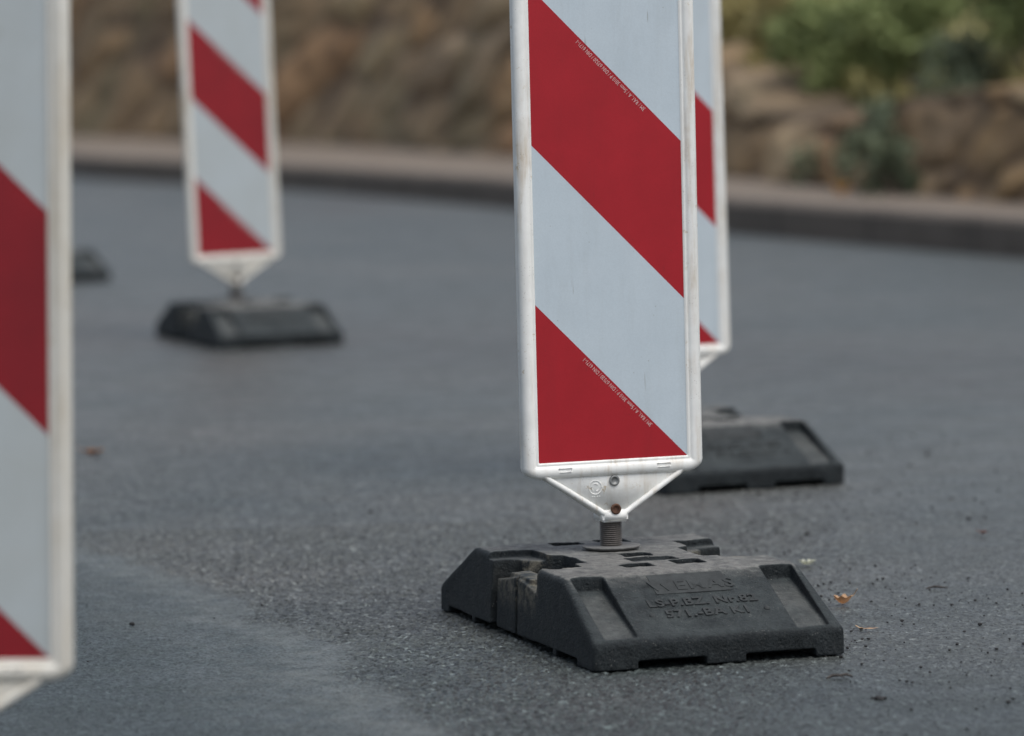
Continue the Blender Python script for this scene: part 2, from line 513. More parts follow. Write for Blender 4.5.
def mark_bm():
    bm = bmesh.new()
    cx, cz, y = -.032, -.043, -.0078
    ring = [(cx + .0108 * math.cos(2 * math.pi * k / 28), y, cz + .0108 * math.sin(2 * math.pi * k / 28)) for k in range(29)]
    tube(bm, ring, .0008, 6)
    for k in range(3):      # three bent arrows chasing each other
        a = R(120 * k + 90)
        P = [(cx + .0062 * math.cos(a + t), y, cz + .0062 * math.sin(a + t)) for t in (-.75, -.3, .1, .5)]
        tube(bm, P, [.0011, .0011, .0011, .0003], 6)
    for k in range(4):
        tube(bm, [(cx - .006 + .004 * k, y, cz - .0145), (cx - .0045 + .004 * k, y, cz - .0145)], .0008, 6)
    return bm

def post_bm():
    bm = bmesh.new()
    prof = [(.0165, -.20)]
    z = -.148
    while z < -.099:
        prof += [(.0156, z), (.0156, z + .0010), (.0178, z + .0014), (.0178, z + .0027)]
        z += .0032
    prof += [(.0160, -.090)]
    lathe(bm, prof, 32)
    return bm

def washer_bm():
    bm = bmesh.new()
    lathe(bm, [(.036, -.1450), (.040, -.1442), (.0455, -.1412), (.0468, -.1398), (.0465, -.1386), (.044, -.1384), (.030, -.1392), (.0175, -.1388)], 44)
    return bm

def base_mesh():
    """moulded rubber foot: wedge-ended block with side recesses, slots, grooves; cut, remeshed and softened"""
    W, L, H, HL, S = .200, .393, .120, .041, .1675
    bm = bmesh.new()
    def ring(pts): return [bm.verts.new(p) for p in pts]
    # long-section outline (y,z) with side draft given by half width
    sec = [(-L, 0, W), (-L, HL, W), (-L + S, H, W - .010), (L - S, H, W - .010), (L, HL, W), (L, 0, W)]
    a = ring([(-w, y, z) for y, z, w in sec]); b = ring([(w, y, z) for y, z, w in sec])
    bm.faces.new(a); bm.faces.new(list(reversed(b)))
    for i in range(6):
        j = (i + 1) % 6
        bm.faces.new((a[j], a[i], b[i], b[j]))
    bmesh.ops.recalc_face_normals(bm, faces=bm.faces)
    es = [e for e in bm.edges if max(v.co.z for v in e.verts) > .01]
    bmesh.ops.bevel(bm, geom=es, offset=.0085, segments=4, profile=.5, affect='EDGES', clamp_overlap=True)
    me = bpy.data.meshes.new('foot'); bm.to_mesh(me); bm.free()
    body = bpy.data.objects.new('foot', me); COL.objects.link(body)

    cuts = []
    def cut(verts8=None, bx=None):
        c = bmesh.new()
        if bx: box(c, *bx)
        else:
            vs = [c.verts.new(p) for p in verts8]
            for f in ((0, 2, 3, 1), (4, 5, 7, 6), (0, 1, 5, 4), (2, 6, 7, 3), (0, 4, 6, 2), (1, 3, 7, 5)):
                c.faces.new([vs[i] for i in f])
        bmesh.ops.recalc_face_normals(c, faces=c.faces)
        m_ = bpy.data.meshes.new('cut'); c.to_mesh(m_); c.free()
        o = bpy.data.objects.new('cut', m_); COL.objects.link(o)
        cuts.append(o)
    for s in (-1, 1):
        def X(x0, x1): return (min(s * x0, s * x1), max(s * x0, s * x1))
        x0, x1 = X(.150, .23); cut(bx=(x0, x1, -.105, .118, -.01, .2))         # hand recess in the side
        # inner pocket, far wall slanting
        xa, xb = s * .155, s * .095
        v = []
        for z in (.030, .20):
            g = 0 if z < .1 else .012
            v += [(xa, -.080, z), (xb, -.060, z), (xa, .095 + g, z), (xb, .045 + g, z)]
        cut(v)
        x0, x1 = X(.118, .23); cut(bx=(x0, x1, -.100, .145, .1085, .2))        # shallow step beside it
        # sloping grooves on both wedge ends: deep at the top, running out at the lip
        for e in (-1, 1):
            v = []
            for (yy, zz, d) in ((.226, .140, .043), (.383, .0600, .0200)):
                for xx in (.127, .178):
                    v += [(s * xx, e * yy, zz - d - .0), (s * xx, e * yy, zz + .06)]
            # order: (x,y,z) bits
            o = [v[0], v[2], v[4], v[6], v[1], v[3], v[5], v[7]]
            cut(o)
        # drain notches under both ends
        for e in (-1, 1):
            x0, x1 = X(.022 if s < 0 else .040, .130 if s < 0 else .152); y0, y1 = sorted((e * .43, e * .33)); cut(bx=(x0, x1, y0, y1, -.01, .0115))
    # notches under the long sides
    for s in (-1, 1):
        for y0, y1 in ((-.315, -.215), (-.200, -.085), (-.07, .06), (.075, .20), (.215, .345)):
            x0, x1 = sorted((s * .23, s * .15)); cut(bx=(x0, x1, y0, y1, -.01, .0095))
    # slots in the top
    for cx, cy, sx, sy, d in ((.005, .000, .046, .042, .03), (-.036, -.128, .046, .050, .03), (.050, -.116, .046, .050, .03), (.012, -.058, .075, .050, .007),
                              (.03, .185, .05, .05, .03), (-.045, .19, .05, .04, .03)):
        cut(bx=(cx - sx / 2, cx + sx / 2, cy - sy / 2, cy + sy / 2, .120 - d, .2))
    for o in cuts:
        md = body.modifiers.new('b', 'BOOLEAN'); md.operation = 'DIFFERENCE'; md.solver = 'EXACT'; md.object = o
    dg = bpy.context.evaluated_depsgraph_get()
    cutme = bpy.data.meshes.new_from_object(body.evaluated_get(dg))
    # lugs standing in the side recesses (split by a hand slot), unioned by the remesh
    bm = bmesh.new(); bm.from_mesh(cutme)
    for s in (-1, 1):
        for y0, y1 in ((-.094, -.002), (.008, .104)):
            x0, x1 = sorted((s * .194, s * .150))
            z0, z1 = .006, .094
            vs = box(bm, x0, x1, y0, y1, z0, z1)
            for vv in vs:
                if vv.co.z > .05:
                    vv.co.x -= s * .004
                    if abs(vv.co.y) > .05: vv.co.z -= .012
        x0, x1 = sorted((s * .184, s * .150))
        box(bm, x0, x1, -.050, .056, .070, .098)
        x0, x1 = sorted((s * .152, s * .120)); box(bm, x0, x1, -.094, .104, .006, .050)
    bmesh.ops.recalc_face_normals(bm, faces=bm.faces)
    me2 = bpy.data.meshes.new('foot2'); bm.to_mesh(me2); bm.free()
    o2 = bpy.data.objects.new('foot2', me2); COL.objects.link(o2)
    md = o2.modifiers.new('r', 'REMESH'); md.mode = 'VOXEL'; md.voxel_size = .0021; md.use_smooth_shade = True
    md = o2.modifiers.new('s', 'SMOOTH'); md.factor = .5; md.iterations = 4
    dg = bpy.context.evaluated_depsgraph_get()
    res = bpy.data.meshes.new_from_object(o2.evaluated_get(dg))
    # worn, slightly uneven surface
    n = len(res.vertices)
    co = np.empty(n * 3, np.float32); res.vertices.foreach_get('co', co); co = co.reshape(-1, 3)
    nz = (vnoise(co[:, 0] * 30 + co[:, 2] * 23, co[:, 1] * 30 - co[:, 2] * 17, 3) - .5) * .0022 + (vnoise(co[:, 0] * 140 + co[:, 2] * 90, co[:, 1] * 140, 5) - .5) * .0009
    co[:, 2] += nz * (co[:, 2] > .03); co[:, 1] += nz * .6
    co[:, 2] = np.maximum(co[:, 2], -.001)
    res.vertices.foreach_set('co', co.ravel()); res.update()
    for o in cuts + [body, o2]: bpy.data.objects.remove(o)
    res.name = 'base_plate'
    res.materials.clear(); res.materials.append(M['rubber'])
    res.polygons.foreach_set('use_smooth', [True] * len(res.polygons))
    return res

def base_lettering_bm():
    """raised badge and two lines of letters moulded on the near slope"""
    out = bmesh.new()
    k = math.atan2(.120 - .041, .1675)
    def put(t, cy, cx, lift):
        # local (x, up the slope, out) -> plate space; cy = distance of the row centre from the block centre (towards the near end)
        for v in t.verts:
            u, w, d = v.co.x, v.co.y, v.co.z + lift
            yy = -cy + w * math.cos(k) - d * math.sin(k)
            zz = .041 + (.393 - cy) * math.tan(k) + w * math.sin(k) + d * math.cos(k)
            v.co = Vector((cx + u, yy, zz))
        tmp = bpy.data.meshes.new('tmp'); t.to_mesh(tmp); t.free(); out.from_mesh(tmp); bpy.data.meshes.remove(tmp)
    t = bmesh.new(); box(t, -.060, .060, -.028, .026, -.003, .0012); put(t, .258, 0, 0)
    put(text_bm('WEMAS', .036, .0010, 1.15, .0006), .2655, .002, .0012)
    put(text_bm('LS-P.BZ. Nr.82', .0275, .0012, 1.04, .0006), .307, .003, .0010)
    put(text_bm('571.-BA K1', .0275, .0012, 1.06, .0006), .335, .003, .0010)
    for x in (-.086, .097):
        t = bmesh.new(); lathe(t, [(.005, -.002), (.005, .001), (.0035, .0024), (.001, .0028)], 12); put(t, .334, x, 0)
    return out

def make_beacon():
    root = empty('traffic_beacon')
    me = base_mesh()
    plate = link(bpy.data.objects.new('base_plate', me), root)
    mesh_obj('lettering', base_lettering_bm(), M['rubber_text'], plate, smooth=False)
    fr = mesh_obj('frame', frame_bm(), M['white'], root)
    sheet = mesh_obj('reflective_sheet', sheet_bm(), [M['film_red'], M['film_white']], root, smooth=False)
    for t in print_bm(): mesh_obj('lettering', t, M['ink'], sheet, smooth=False)
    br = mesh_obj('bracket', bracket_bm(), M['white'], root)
    b1 = mesh_obj('bolt', bolt_bm(-.0335, -.0080), M['steel'], br); b1['label'] = 'dull grey bolt head'
    b2 = mesh_obj('bolt', bolt_bm(-.0785, -.0122), M['rust'], br); b2['label'] = 'rusty brown bolt head'
    mesh_obj('recycling_mark', mark_bm(), M['white'], br)
    po = mesh_obj('post', post_bm(), M['post'], root)
    mesh_obj('washer', washer_bm(), M['washer'], po)
    return root

def children(o): return [c for c in bpy.data.objects if c.parent == o]

def copy_tree(o, parent=None):
    c = o.copy(); COL.objects.link(c); c.parent = parent
    for ch in children(o): copy_tree(ch, c)
    return c

def set_beacon(root, x, y, yaw, pyaw, lean, dx, dz):
    """stand the beacon at x,y; the panel turns by pyaw and leans a little in its socket"""
    root.location = (x, y, 0); root.rotation_euler = (0, 0, R(yaw))
    rot = Matrix.Rotation(R(pyaw - yaw), 4, 'Z') @ Matrix.Rotation(R(lean), 4, 'Y')
    piv = Matrix.Translation((dx, POST_Y, .12))
    for ch in children(root):
        if ch.name.startswith(('frame', 'reflective_sheet', 'bracket', 'post')):
            dy = -.013 if ch.name.startswith(('frame', 'reflective_sheet', 'bracket')) else 0
            ch.matrix_local = piv @ rot @ Matrix.Translation((0, dy, FZ - .12 + dz))

B = [   # x, y, base yaw, panel yaw, lean, panel shift (x, z), label
    (.181, 6.715, 17.6, 18.6, .06, -.005, 0, 'sharp red and white striped beacon in the middle, its black rubber base in full view'),
    (-.6368, 4.700, 14.0, 5.0, 1.5, .003, -.0065, 'very near red and white beacon at the left edge, cut off above its base'),
    (-.834, 13.58, 19.0, 22.0, -1.1, -.010, .006, 'distant blurred beacon standing whole between the near left beacon and the sharp one'),
    (.358, 9.126, 20.5, 25.0, -.56, 0, 0, 'blurred traffic beacon mostly hidden behind the sharp middle beacon'),
    (-1.955, 17.50, 27.0, 27.0, 0, 0, 0, 'farthest traffic beacon, only its dark base showing beside the near left beacon'),
]
beacon0 = make_beacon()
bpy.context.view_layer.update()
for i, (x, y, yaw, pyaw, lean, dx, dz, lab) in enumerate(B):
    b_ = beacon0 if i == 0 else copy_tree(beacon0)
    tag(b_, lab, 'traffic beacon', 'red and white traffic beacons along the road')
    set_beacon(b_, x, y, yaw, pyaw, lean, dx, dz)
    for ch in children(b_):
        for q in [ch] + children(ch): q['grime_dim'] = (.05, .58, .48, .14, .2)[i]  # dirt amount; on the near beacon it also paints dimmer light into the colour

# ------------------------------------------------------------------ road: one sheet, dense where the camera looks closely
def axis(parts):
    out = []
    for a, b, n in parts: out.append(np.linspace(a, b, n, endpoint=False))
    out.append([parts[-1][1]])
    return np.concatenate(out)
gx = axis([(-300, -40, 8), (-40, -8, 8), (-8, -2.6, 18), (-2.6, -1.15, 60), (-1.15, 1.05, 880), (1.05, 2.6, 60), (2.6, 10, 20), (10, 40, 8), (40, 300, 8)])
gy = axis([(-60, 0, 6), (0, 4.6, 30), (4.6, 5.3, 120), (5.3, 8.3, 700), (8.3, 11, 300), (11, 16, 60), (16, 34, 90), (34, 60, 20), (60, 500, 10)])
GX, GY = np.meshgrid(gx, gy)
sx_, sy_ = GX.ravel(), GY.ravel()
# seam between fine patch (near left) and the open coarse surface
seam = np.array([(-3.2, 13.0), (-1.6, 9.6), (-.83, 8.07), (-.71, 7.81), (-.54, 7.32), (-.34, 6.70), (-.17, 6.06), (-.10, 5.73), (.05, 5.0), (.5, 3.0), (1.0, 0)])
seam_x = np.interp(-sy_, -seam[:, 1], seam[:, 0]) + (vnoise(sy_ * 3, sx_ * 0, 11) - .5) * .10 + (vnoise(sy_ * 14, sx_ * 6, 12) - .5) * .05
d = sx_ - seam_x
left = 1 - fade(d, -.03, .05)
right = fade(sx_ - .10 * (sy_ - 6.7), .28, .62)
coarse = (1 - left) * (1 - .75 * right)
dusty = np.exp(-((d + .03) / .06) ** 2) * (sy_ < 10) + .45 * np.exp(-((d + .16) / .10) ** 2) * (sy_ < 10) + .06 * left
near_falloff = np.maximum(left, .75 * (1 - fade(sy_ + .25 * sx_, 5.6, 7.6)))  # painted light falloff: covers the fine patch and the strip nearest the camera
trackc = .10 - .12 * (sy_ - 12.5)
track = np.exp(-((sy_ - (12.9 - .9 * sx_)) / 1.3) ** 2) * (1 - fade(np.abs(sx_ - .1), 1.2, 2.2))
track = np.maximum(track, 1.6 * np.exp(-((sx_ + .95) / .30) ** 2 - ((sy_ - 24.5) / 1.2) ** 2))
dense = (fade(sy_, 4.6, 5.4) * (1 - fade(sy_, 8.0, 12.5))) * fade(sx_, -1.3, -1.1) * (1 - fade(sx_, 1.0, 1.15))
f1, f2, cid = worley(sx_ * 105 + vnoise(sx_ * 60, sy_ * 60, 1), sy_ * 105 + vnoise(sx_ * 60, sy_ * 60, 2), 3)
edge = np.clip((f2 - f1) * 2.6, 0, 1)
h_c = (.35 + .65 * cid) * np.sqrt(edge) * .0052
g1, g2, gid = worley(sx_ * 210, sy_ * 210, 8)
h_f = (.3 + .7 * gid) * np.clip((g2 - g1) * 2.5, 0, 1) * .0026
hgt = (h_c * coarse + h_f * (1 - .6 * coarse)) + (vnoise(sx_ * 9, sy_ * 9, 4) - .5) * .002
hgt = (hgt - .0050) * dense - .0045 * (1 - dense) * 0
V = np.stack([sx_, sy_, np.minimum(hgt, 0)], -1)
nx, ny = len(gx), len(gy)
I = np.arange(nx * ny).reshape(ny, nx)
F = np.stack([I[:-1, :-1], I[:-1, 1:], I[1:, 1:], I[1:, :-1]], -1).reshape(-1, 4)
road = np_mesh('road', V, F, M['road'])
for nm, arr in (('near_falloff', near_falloff), ('coarse', coarse), ('dusty', dusty), ('track', track)):
    at = road.data.attributes.new(nm, 'FLOAT', 'POINT'); at.data.foreach_set('value', arr.astype(np.float32))
tag(road, 'grey worn asphalt road with a finer patch in the near left corner', None, None, 'structure')

# ------------------------------------------------------------------ kerb, pavement, stone wall, bank
kerb_line = np.array([(-9.0, 62), (-5.4, 40), (-3.07, 30.96), (-1.32, 27.29), (-.04, 23.74), (.99, 20.12), (2.06, 17.22), (3.5, 13.4), (5.6, 8.0), (9.5, -2), (12, -12)])
pave_line = np.array([(-12, 72), (-6.4, 47), (-3.76, 38.0), (-1.63, 33.6), (-.04, 28.6), (1.0, 23.9), (1.66, 20.83), (2.24, 18.63), (3.95, 14.0), (6.2, 8.4), (10.2, -1.6), (12.8, -11.6)])
def resample(line, step):
    # smooth Catmull-like resample by cumulative length
    seg = np.r_[0, np.cumsum(np.hypot(*np.diff(line, axis=0).T))]
    s = np.arange(0, seg[-1], step)
    P = np.stack([np.interp(s, seg, line[:, 0]), np.interp(s, seg, line[:, 1])], -1)
    k = max(3, int(3.0 / step)); ker = np.hanning(k + 2)[1:-1]; ker /= ker.sum()
    Q = np.stack([np.convolve(np.pad(P[:, i], k // 2, mode='edge'), ker, 'valid')[:len(P)] for i in range(2)], -1)
    Q[:k] = P[:k]; Q[-k:] = P[-k:]
    return Q
def outward(P):
    t = np.gradient(P, axis=0); t /= np.linalg.norm(t, axis=1)[:, None]
    return np.stack([-t[:, 1], t[:, 0]], -1)      # left of travel (line runs from far to near): away from the road
def strip(name, rows, mat, attrs=None, smooth=True):
    rows = np.asarray(rows); nr, nc = rows.shape[:2]
    I = np.arange(nr * nc).reshape(nr, nc)
    F = np.stack([I[:-1, :-1], I[:-1, 1:], I[1:, 1:], I[1:, :-1]], -1).reshape(-1, 4)
    o = np_mesh(name, rows.reshape(-1, 3), F, mat, smooth)
    for nm, arr in (attrs or {}).items():
        at = o.data.attributes.new(nm, 'FLOAT', 'POINT'); at.data.foreach_set('value', np.asarray(arr, np.float32).ravel())
    return o
K = resample(kerb_line, .25); KO = outward(K)
KH = .15
def off(P, O, dd, z): return np.c_[P + O * dd, np.full(len(P), z)]
kb = strip('kerb', [off(K, KO, 0, -.02), off(K, KO, .004, KH - .02), off(K, KO, .02, KH), off(K, KO, .14, KH + .002), off(K, KO, .145, KH - .02)], M['kerb'], {'run': np.broadcast_to(np.arange(len(K)) * .25, (5, len(K)))}, smooth=False)
tag(kb, 'dark stone kerb along the far side of the road', None, None, 'structure')
# pavement between kerb and wall
n_ = 160
def along(line, n):
    P = resample(line, .1); idx = np.linspace(0, len(P) - 1, n).astype(int); return P[idx]
A_ = along(kerb_line, 400); 
PV = resample(pave_line, .1)
inner = PV[[int(np.argmin(np.hypot(PV[:, 0] - a[0] - o[0] * .6, PV[:, 1] - a[1] - o[1] * .6))) for a, o in zip(A_, outward(A_))]]
A2 = A_ + outward(A_) * .14
rows = []
for t in np.linspace(0, 1.0, 7):
    p = A2 * (1 - t) + (inner + outward(A_) * .5) * t
    rows.append(np.c_[p, np.full(len(p), KH - .004)])
pv = strip('pavement', rows, M['pavement'])
tag(pv, 'narrow brown littered pavement above the kerb', None, None, 'structure')

# stone wall along the back of the pavement
Wl = resample(pave_line, .06); WO = outward(Wl)
slen = np.arange(len(Wl)) * .06
wallH = np.interp(Wl[:, 1], [-12, 10, 18, 21, 24, 27, 30, 36, 45, 75], [1.0, .7, .48, .44, .48, .9, 1.5, 2.0, 2.3, 2.5]) + (vnoise(slen * .9, slen * 0, 21) - .5) * .22
nv = 42
vv = np.linspace(0, 1, nv)[:, None]
ZZ = vv * wallH[None, :]
freq = np.interp(Wl[::-1, 1], [15, 21, 28, 36], [1.0, .95, .62, .5])[::-1]      # bigger blocks towards the far end
SS = np.broadcast_to((np.cumsum(freq) * .06)[None, :], ZZ.shape)
shear = np.interp(Wl[::-1, 1], [21, 23, 27], [.03, .08, .34])[::-1]      # level courses near, slanting strata far
tiltz = ZZ * freq[None, :] ** .8 - np.cumsum(shear * freq * .06)[None, :]
f1, f2, cid = worley(SS * 1.45 + .5 * vnoise(SS * 2, ZZ * 3, 31), tiltz * 3.4 + .35 * vnoise(SS * 3, ZZ * 2, 32), 17)
gap = 1 - fade(f2 - f1, .03, .20)
bulge = np.sqrt(np.clip((f2 - f1) * 2, 0, 1)) * (.04 + .09 * cid) + (vnoise(SS * 9, ZZ * 9, 33) - .5) * .05
setb = ZZ * .28
dd = setb + .14 - bulge
WX = Wl[None, :, 0] + WO[None, :, 0] * dd; WY = Wl[None, :, 1] + WO[None, :, 1] * dd
rows = np.stack([WX, WY, ZZ + KH - .03], -1)
# top ledge running back under the bank
last = rows[-1]
ext = [last + np.c_[WO * q, np.full(len(Wl), z)] for q, z in ((.25, .03), (.6, .06))]
rows = np.concatenate([rows, np.array(ext)], 0)
cid_ = np.concatenate([cid, cid[-1:], cid[-1:]], 0); gap_ = np.concatenate([gap, gap[-1:], gap[-1:] * 0 + 1], 0)
wl = strip('stone_wall', rows, M['stone'], {'stone': cid_, 'gap': gap_})
tag(wl, 'rough brown dry stone wall behind the pavement, blurred, low at right and higher at left', 'stone wall')

# grassy bank rising behind the wall
Bk = resample(pave_line, .5); BO = outward(Bk)
bH = np.interp(Bk[:, 1], Wl[::-1, 1], wallH[::-1])
rows = []
for q, z in ((.55, -.02), (.9, .10), (1.6, .34), (2.8, .62), (4.5, .85), (7.5, 1.0), (13, 1.1), (24, 1.1), (60, 1.0)):
    p = Bk + BO * (q + bH[:, None] * .28)
    rows.append(np.c_[p, bH + KH + z + (vnoise(p[:, 0] * .9, p[:, 1] * .9, 41) - .5) * .3 * min(q, 2) / 2])
bank_rows = np.array(rows)
bk = strip('grassy_bank', bank_rows, M['bank'])
tag(bk, 'grassy bank rising behind the stone wall', None, None, 'structure')

def wall_at(px, back=0.0, batter=.28):
    """wall foot, outward direction and wall height where a plant set `back` metres behind the foot lies in direction px"""
    q = Wl + WO * (back + batter * wallH[:, None])
    ok = Wl[:, 1] > 5
    i = int(np.argmin(np.where(ok, np.abs(q[:, 0] / q[:, 1] - (px - 512) / 4300.0), 9)))
    return Wl[i], WO[i], wallH[i]

def leaf_cloud(n, centres, radii, size, seed, droop=0.0, aspect=2.0):
    """many small bent leaves spread through several overlapping clumps"""
    r = np.random.default_rng(seed)
    c = np.array(centres); k = r.integers(0, len(c), n)
    dirs = r.normal(size=(n, 3)); dirs /= np.linalg.norm(dirs, axis=1)[:, None]
    rad = r.random(n) ** .45
    rr = np.array(radii)[k]
    P = c[k] + dirs * rad[:, None] * rr
    a = r.normal(size=(n, 3)); a[:, 2] -= droop; a /= np.linalg.norm(a, axis=1)[:, None]
    b = np.cross(a, r.normal(size=(n, 3))); b /= np.linalg.norm(b, axis=1)[:, None]
    nn = np.cross(a, b)
    s = size * (.6 + .8 * r.random(n))[:, None]
    v = np.stack([P - a * s * aspect * .5, P + b * s * .5 + nn * s * .12, P + a * s * aspect * .5 - nn * s * .25, P - b * s * .5 + nn * s * .12], 1)
    tone = np.clip(.45 + .35 * (r.random(n) - .5) + .35 * (np.array(r.random(len(c)))[k] - .5) , 0, 1)
    return v.reshape(-1, 3), np.arange(4 * n).reshape(n, 4), np.repeat(tone, 4)

def shrub(name, loc, rx, rz, h, n, size, mat, label, cat, seed, droop=0, group=None, stems=4, below=0):
    root = empty(name, loc)
    r = random.Random(seed)
    cs, rs = [], []
    for k in range(9):
        a = r.uniform(0, 6.28); q = r.uniform(0, .75)
        cs.append((rx * q * math.cos(a), rx * q * .6 * math.sin(a), r.uniform(.15, .95) * h - below)); rs.append((rx * r.uniform(.25, .5), rx * r.uniform(.25, .45), rz * r.uniform(.2, .5)))
    v, f, tone = leaf_cloud(n, cs, rs, size, seed, droop)
    o = np_mesh('foliage', v, f, mat, False, root)
    at = o.data.attributes.new('tone', 'FLOAT', 'POINT'); at.data.foreach_set('value', tone.astype(np.float32))
    bm = bmesh.new()
    for k in range(stems):
        c = cs[k]
        tube(bm, [(0.02 * k - .03, 0, -.08), (c[0] * .4, c[1] * .4, c[2] * .5), c], [.012, .008, .004], 6)
    mesh_obj('stem', bm, M['bark'], root)
    return tag(root, label, cat, group)

SH = [  # px, back, dz, rx, rz, h, n, leaf, material, label, name, droop, below
    (742, .55, .00, .42, .5, .55, 2340, .034, 'olive', 'yellow-green bush on the wall top just right of the middle beacons', 'shrub', 0, .05),
    (800, .50, .02, .46, .5, .60, 2600, .034, 'olive', 'pale olive bush on the wall top, second from the beacons', 'shrub', 0, .12),
    (852, .60, .05, .40, .5, .60, 2600, .032, 'green', 'mid green bush on the wall top between the olive bush and the brightest green one', 'shrub', 0, .05),
    (918, .75, .10, .42, .5, .60, 2600, .032, 'green', 'brightest green bush on the wall above the reddish stone', 'shrub', 0, .0),
    (975, .42, .00, .40, .4, .45, 1100, .030, 'dark', 'dark green bush spilling over the wall top towards the right edge', 'shrub', .8, .22),
    (1030, .60, .10, .40, .5, .60, 2340, .032, 'green', 'green bush on the wall cut by the right edge of the picture', 'shrub', 0, .0),
    (1105, .60, .10, .45, .5, .60, 1820, .034, 'olive', 'olive bush on the wall top beyond the right edge', 'shrub', 0, .0),
    (676, .75, .10, .5, .5, .60, 1820, .036, 'olive', 'yellow-green bush on the wall top hidden behind the middle beacons', 'shrub', 0, .0),
]
for i, (px, back, dz, rx, rz, h, n, lf, mt, lab, nm, dr, bl) in enumerate(SH):
    p, o, hh = wall_at(px, back)
    bb = back + hh * .28
    shrub(nm, (p[0] + o[0] * bb, p[1] + o[1] * bb, hh + KH + dz), rx, rz, h, n, lf, M[mt], lab, 'bush', 100 + i, dr, 'bushes along the wall top', 4, bl)
# trailing plants at the wall foot
for i, (px, fwd, rx, h, n, mt, lab) in enumerate([
    (882, .06, .19, .46, 420, 'dark', 'dark blue-green weed climbing the wall between olive and brown stones'),
    (905, .02, .20, .30, 320, 'dark', 'low dark weed at the wall foot under the reddish stone'),
    (816, .06, .12, .25, 70, 'dark', 'small dark tuft at the wall foot left of the yellow leaf'),
]):
    p, o, hh = wall_at(px, fwd, 0)
    shrub('weed', (p[0] + o[0] * fwd, p[1] + o[1] * fwd, KH), rx, h * .6, h, n, .035, M[mt], lab, 'weed', 200 + i, .3, None, 3, 0)

# grass tufts over the bank: nobody could count them
r = np.random.default_rng(5)
nb = 26000
ti = r.integers(0, bank_rows.shape[1] - 1, nb); tj = r.random(nb) ** 1.5 * 5
# keep to the part that can be seen
j0 = tj.astype(int); fj = (tj - j0)[:, None]; fi = r.random(nb)[:, None]
P00 = bank_rows[j0, ti]; P10 = bank_rows[j0 + 1, ti]; P01 = bank_rows[j0, ti + 1]; P11 = bank_rows[j0 + 1, ti + 1]
P = (P00 * (1 - fi) + P01 * fi) * (1 - fj) + (P10 * (1 - fi) + P11 * fi) * fj
P = P[(P[:, 1] > 6) & (P[:, 1] < 48)]
n_b = len(P)
ang = r.random(n_b) * 6.28; hb = .10 + .22 * r.random(n_b); wb = .012 + .012 * r.random(n_b)
side = np.stack([np.cos(ang), np.sin(ang), np.zeros(n_b)], -1)
tip = P + np.stack([r.normal(size=n_b) * .09, r.normal(size=n_b) * .09, hb], -1)
midp = P * .5 + tip * .5 + np.stack([np.zeros(n_b), np.zeros(n_b), hb * .12], -1)
v = np.stack([P - side * wb[:, None], P + side * wb[:, None], midp + side * wb[:, None] * .8, midp - side * wb[:, None] * .8, tip], 1)
fa = []
base = np.arange(n_b)[:, None] * 5
quads = base + np.array([0, 1, 2, 3]); tris = base + np.array([3, 2, 4, 4])
gr = np_mesh('grass', v.reshape(-1, 3), np.concatenate([quads, base + np.array([3, 2, 4, 3])])[: n_b], M['drygrass'], False)
at = gr.data.attributes.new('tone', 'FLOAT', 'POINT'); at.data.foreach_set('value', np.repeat(r.random(n_b), 5).astype(np.float32))
tag(gr, 'dry grass growing over the bank behind the wall', 'grass', None, 'stuff')

# ------------------------------------------------------------------ leaves and bits on the road
def leaf_bm(length, width, curl, lobes=2, seed=0, stem=True):
    """a dry leaf: curled outline with points, a raised midrib and a thin stalk"""
    r = random.Random(seed); bm = bmesh.new()
    n = 14; rows = []
    for i in range(n + 1):
        t = i / n
        w = width * math.sin(math.pi * min(.02 + .96 * t, 1)) ** .8 * (1 + .22 * math.cos(t * lobes * 6.28)) * .5
        x = (t - .5) * length
        z = curl * length * ((t - .5) ** 2) * 3.2
        row = []
        for s in (-1, -.5, 0, .5, 1):
            row.append(bm.verts.new((x + r.uniform(-1, 1) * length * .01, s * w, .003 + z + abs(s) ** 1.5 * w * curl * 2.0 + r.uniform(0, 1) * length * .015)))
        rows.append(row)
    for a, b in zip(rows, rows[1:]):
        for k in range(4): bm.faces.new((a[k], a[k + 1], b[k + 1], b[k]))
    g = bmesh.ops.solidify(bm, geom=bm.faces[:], thickness=.0006)
    if stem:
        tube(bm, [(-length * .48, 0, .004 + curl * length * .75), (-length * .62, .002, .003 + curl * length), (-length * .85, .006, .006 + curl * length * 1.5)], [.0010, .0008, .0006], 6)
    return bm
def put_leaf(name, x, y, z, rz, mat, label, cat, **kw):
    o = mesh_obj(name, leaf_bm(**kw), mat)
    o.location = (x, y, z); o.rotation_euler = (0, 0, R(rz))
    return tag(o, label, cat)
put_leaf('dead_leaf', .529, 6.951, -.001, 165, M['leaf_tan'], 'curled tan leaf on the asphalt right of the middle base', 'leaf', length=.030, width=.024, curl=.5, seed=1)
put_leaf('dead_leaf', .548, 6.651, -.001, 5, M['leaf_tan'], 'flat slim tan leaf nearest the lower right corner of the middle base', 'leaf', length=.026, width=.010, curl=.06, lobes=2, seed=2)
put_leaf('dead_leaf', -.968, 9.859, 0, 20, M['leaf_orange'], 'orange-brown leaf on the road beside the near left beacon', 'leaf', length=.050, width=.040, curl=.22, seed=3)
put_leaf('dead_leaf', .859, 7.865, -.001, 60, M['leaf_red'], 'small reddish leaf on the open road at right', 'leaf', length=.022, width=.018, curl=.25, seed=4)
put_leaf('dead_leaf', 1.575, 20.25, KH + .004, 40, M['leaf_yellow'], 'bright yellow leaf lying on the pavement by the wall foot', 'leaf', length=.10, width=.09, curl=.5, seed=5)
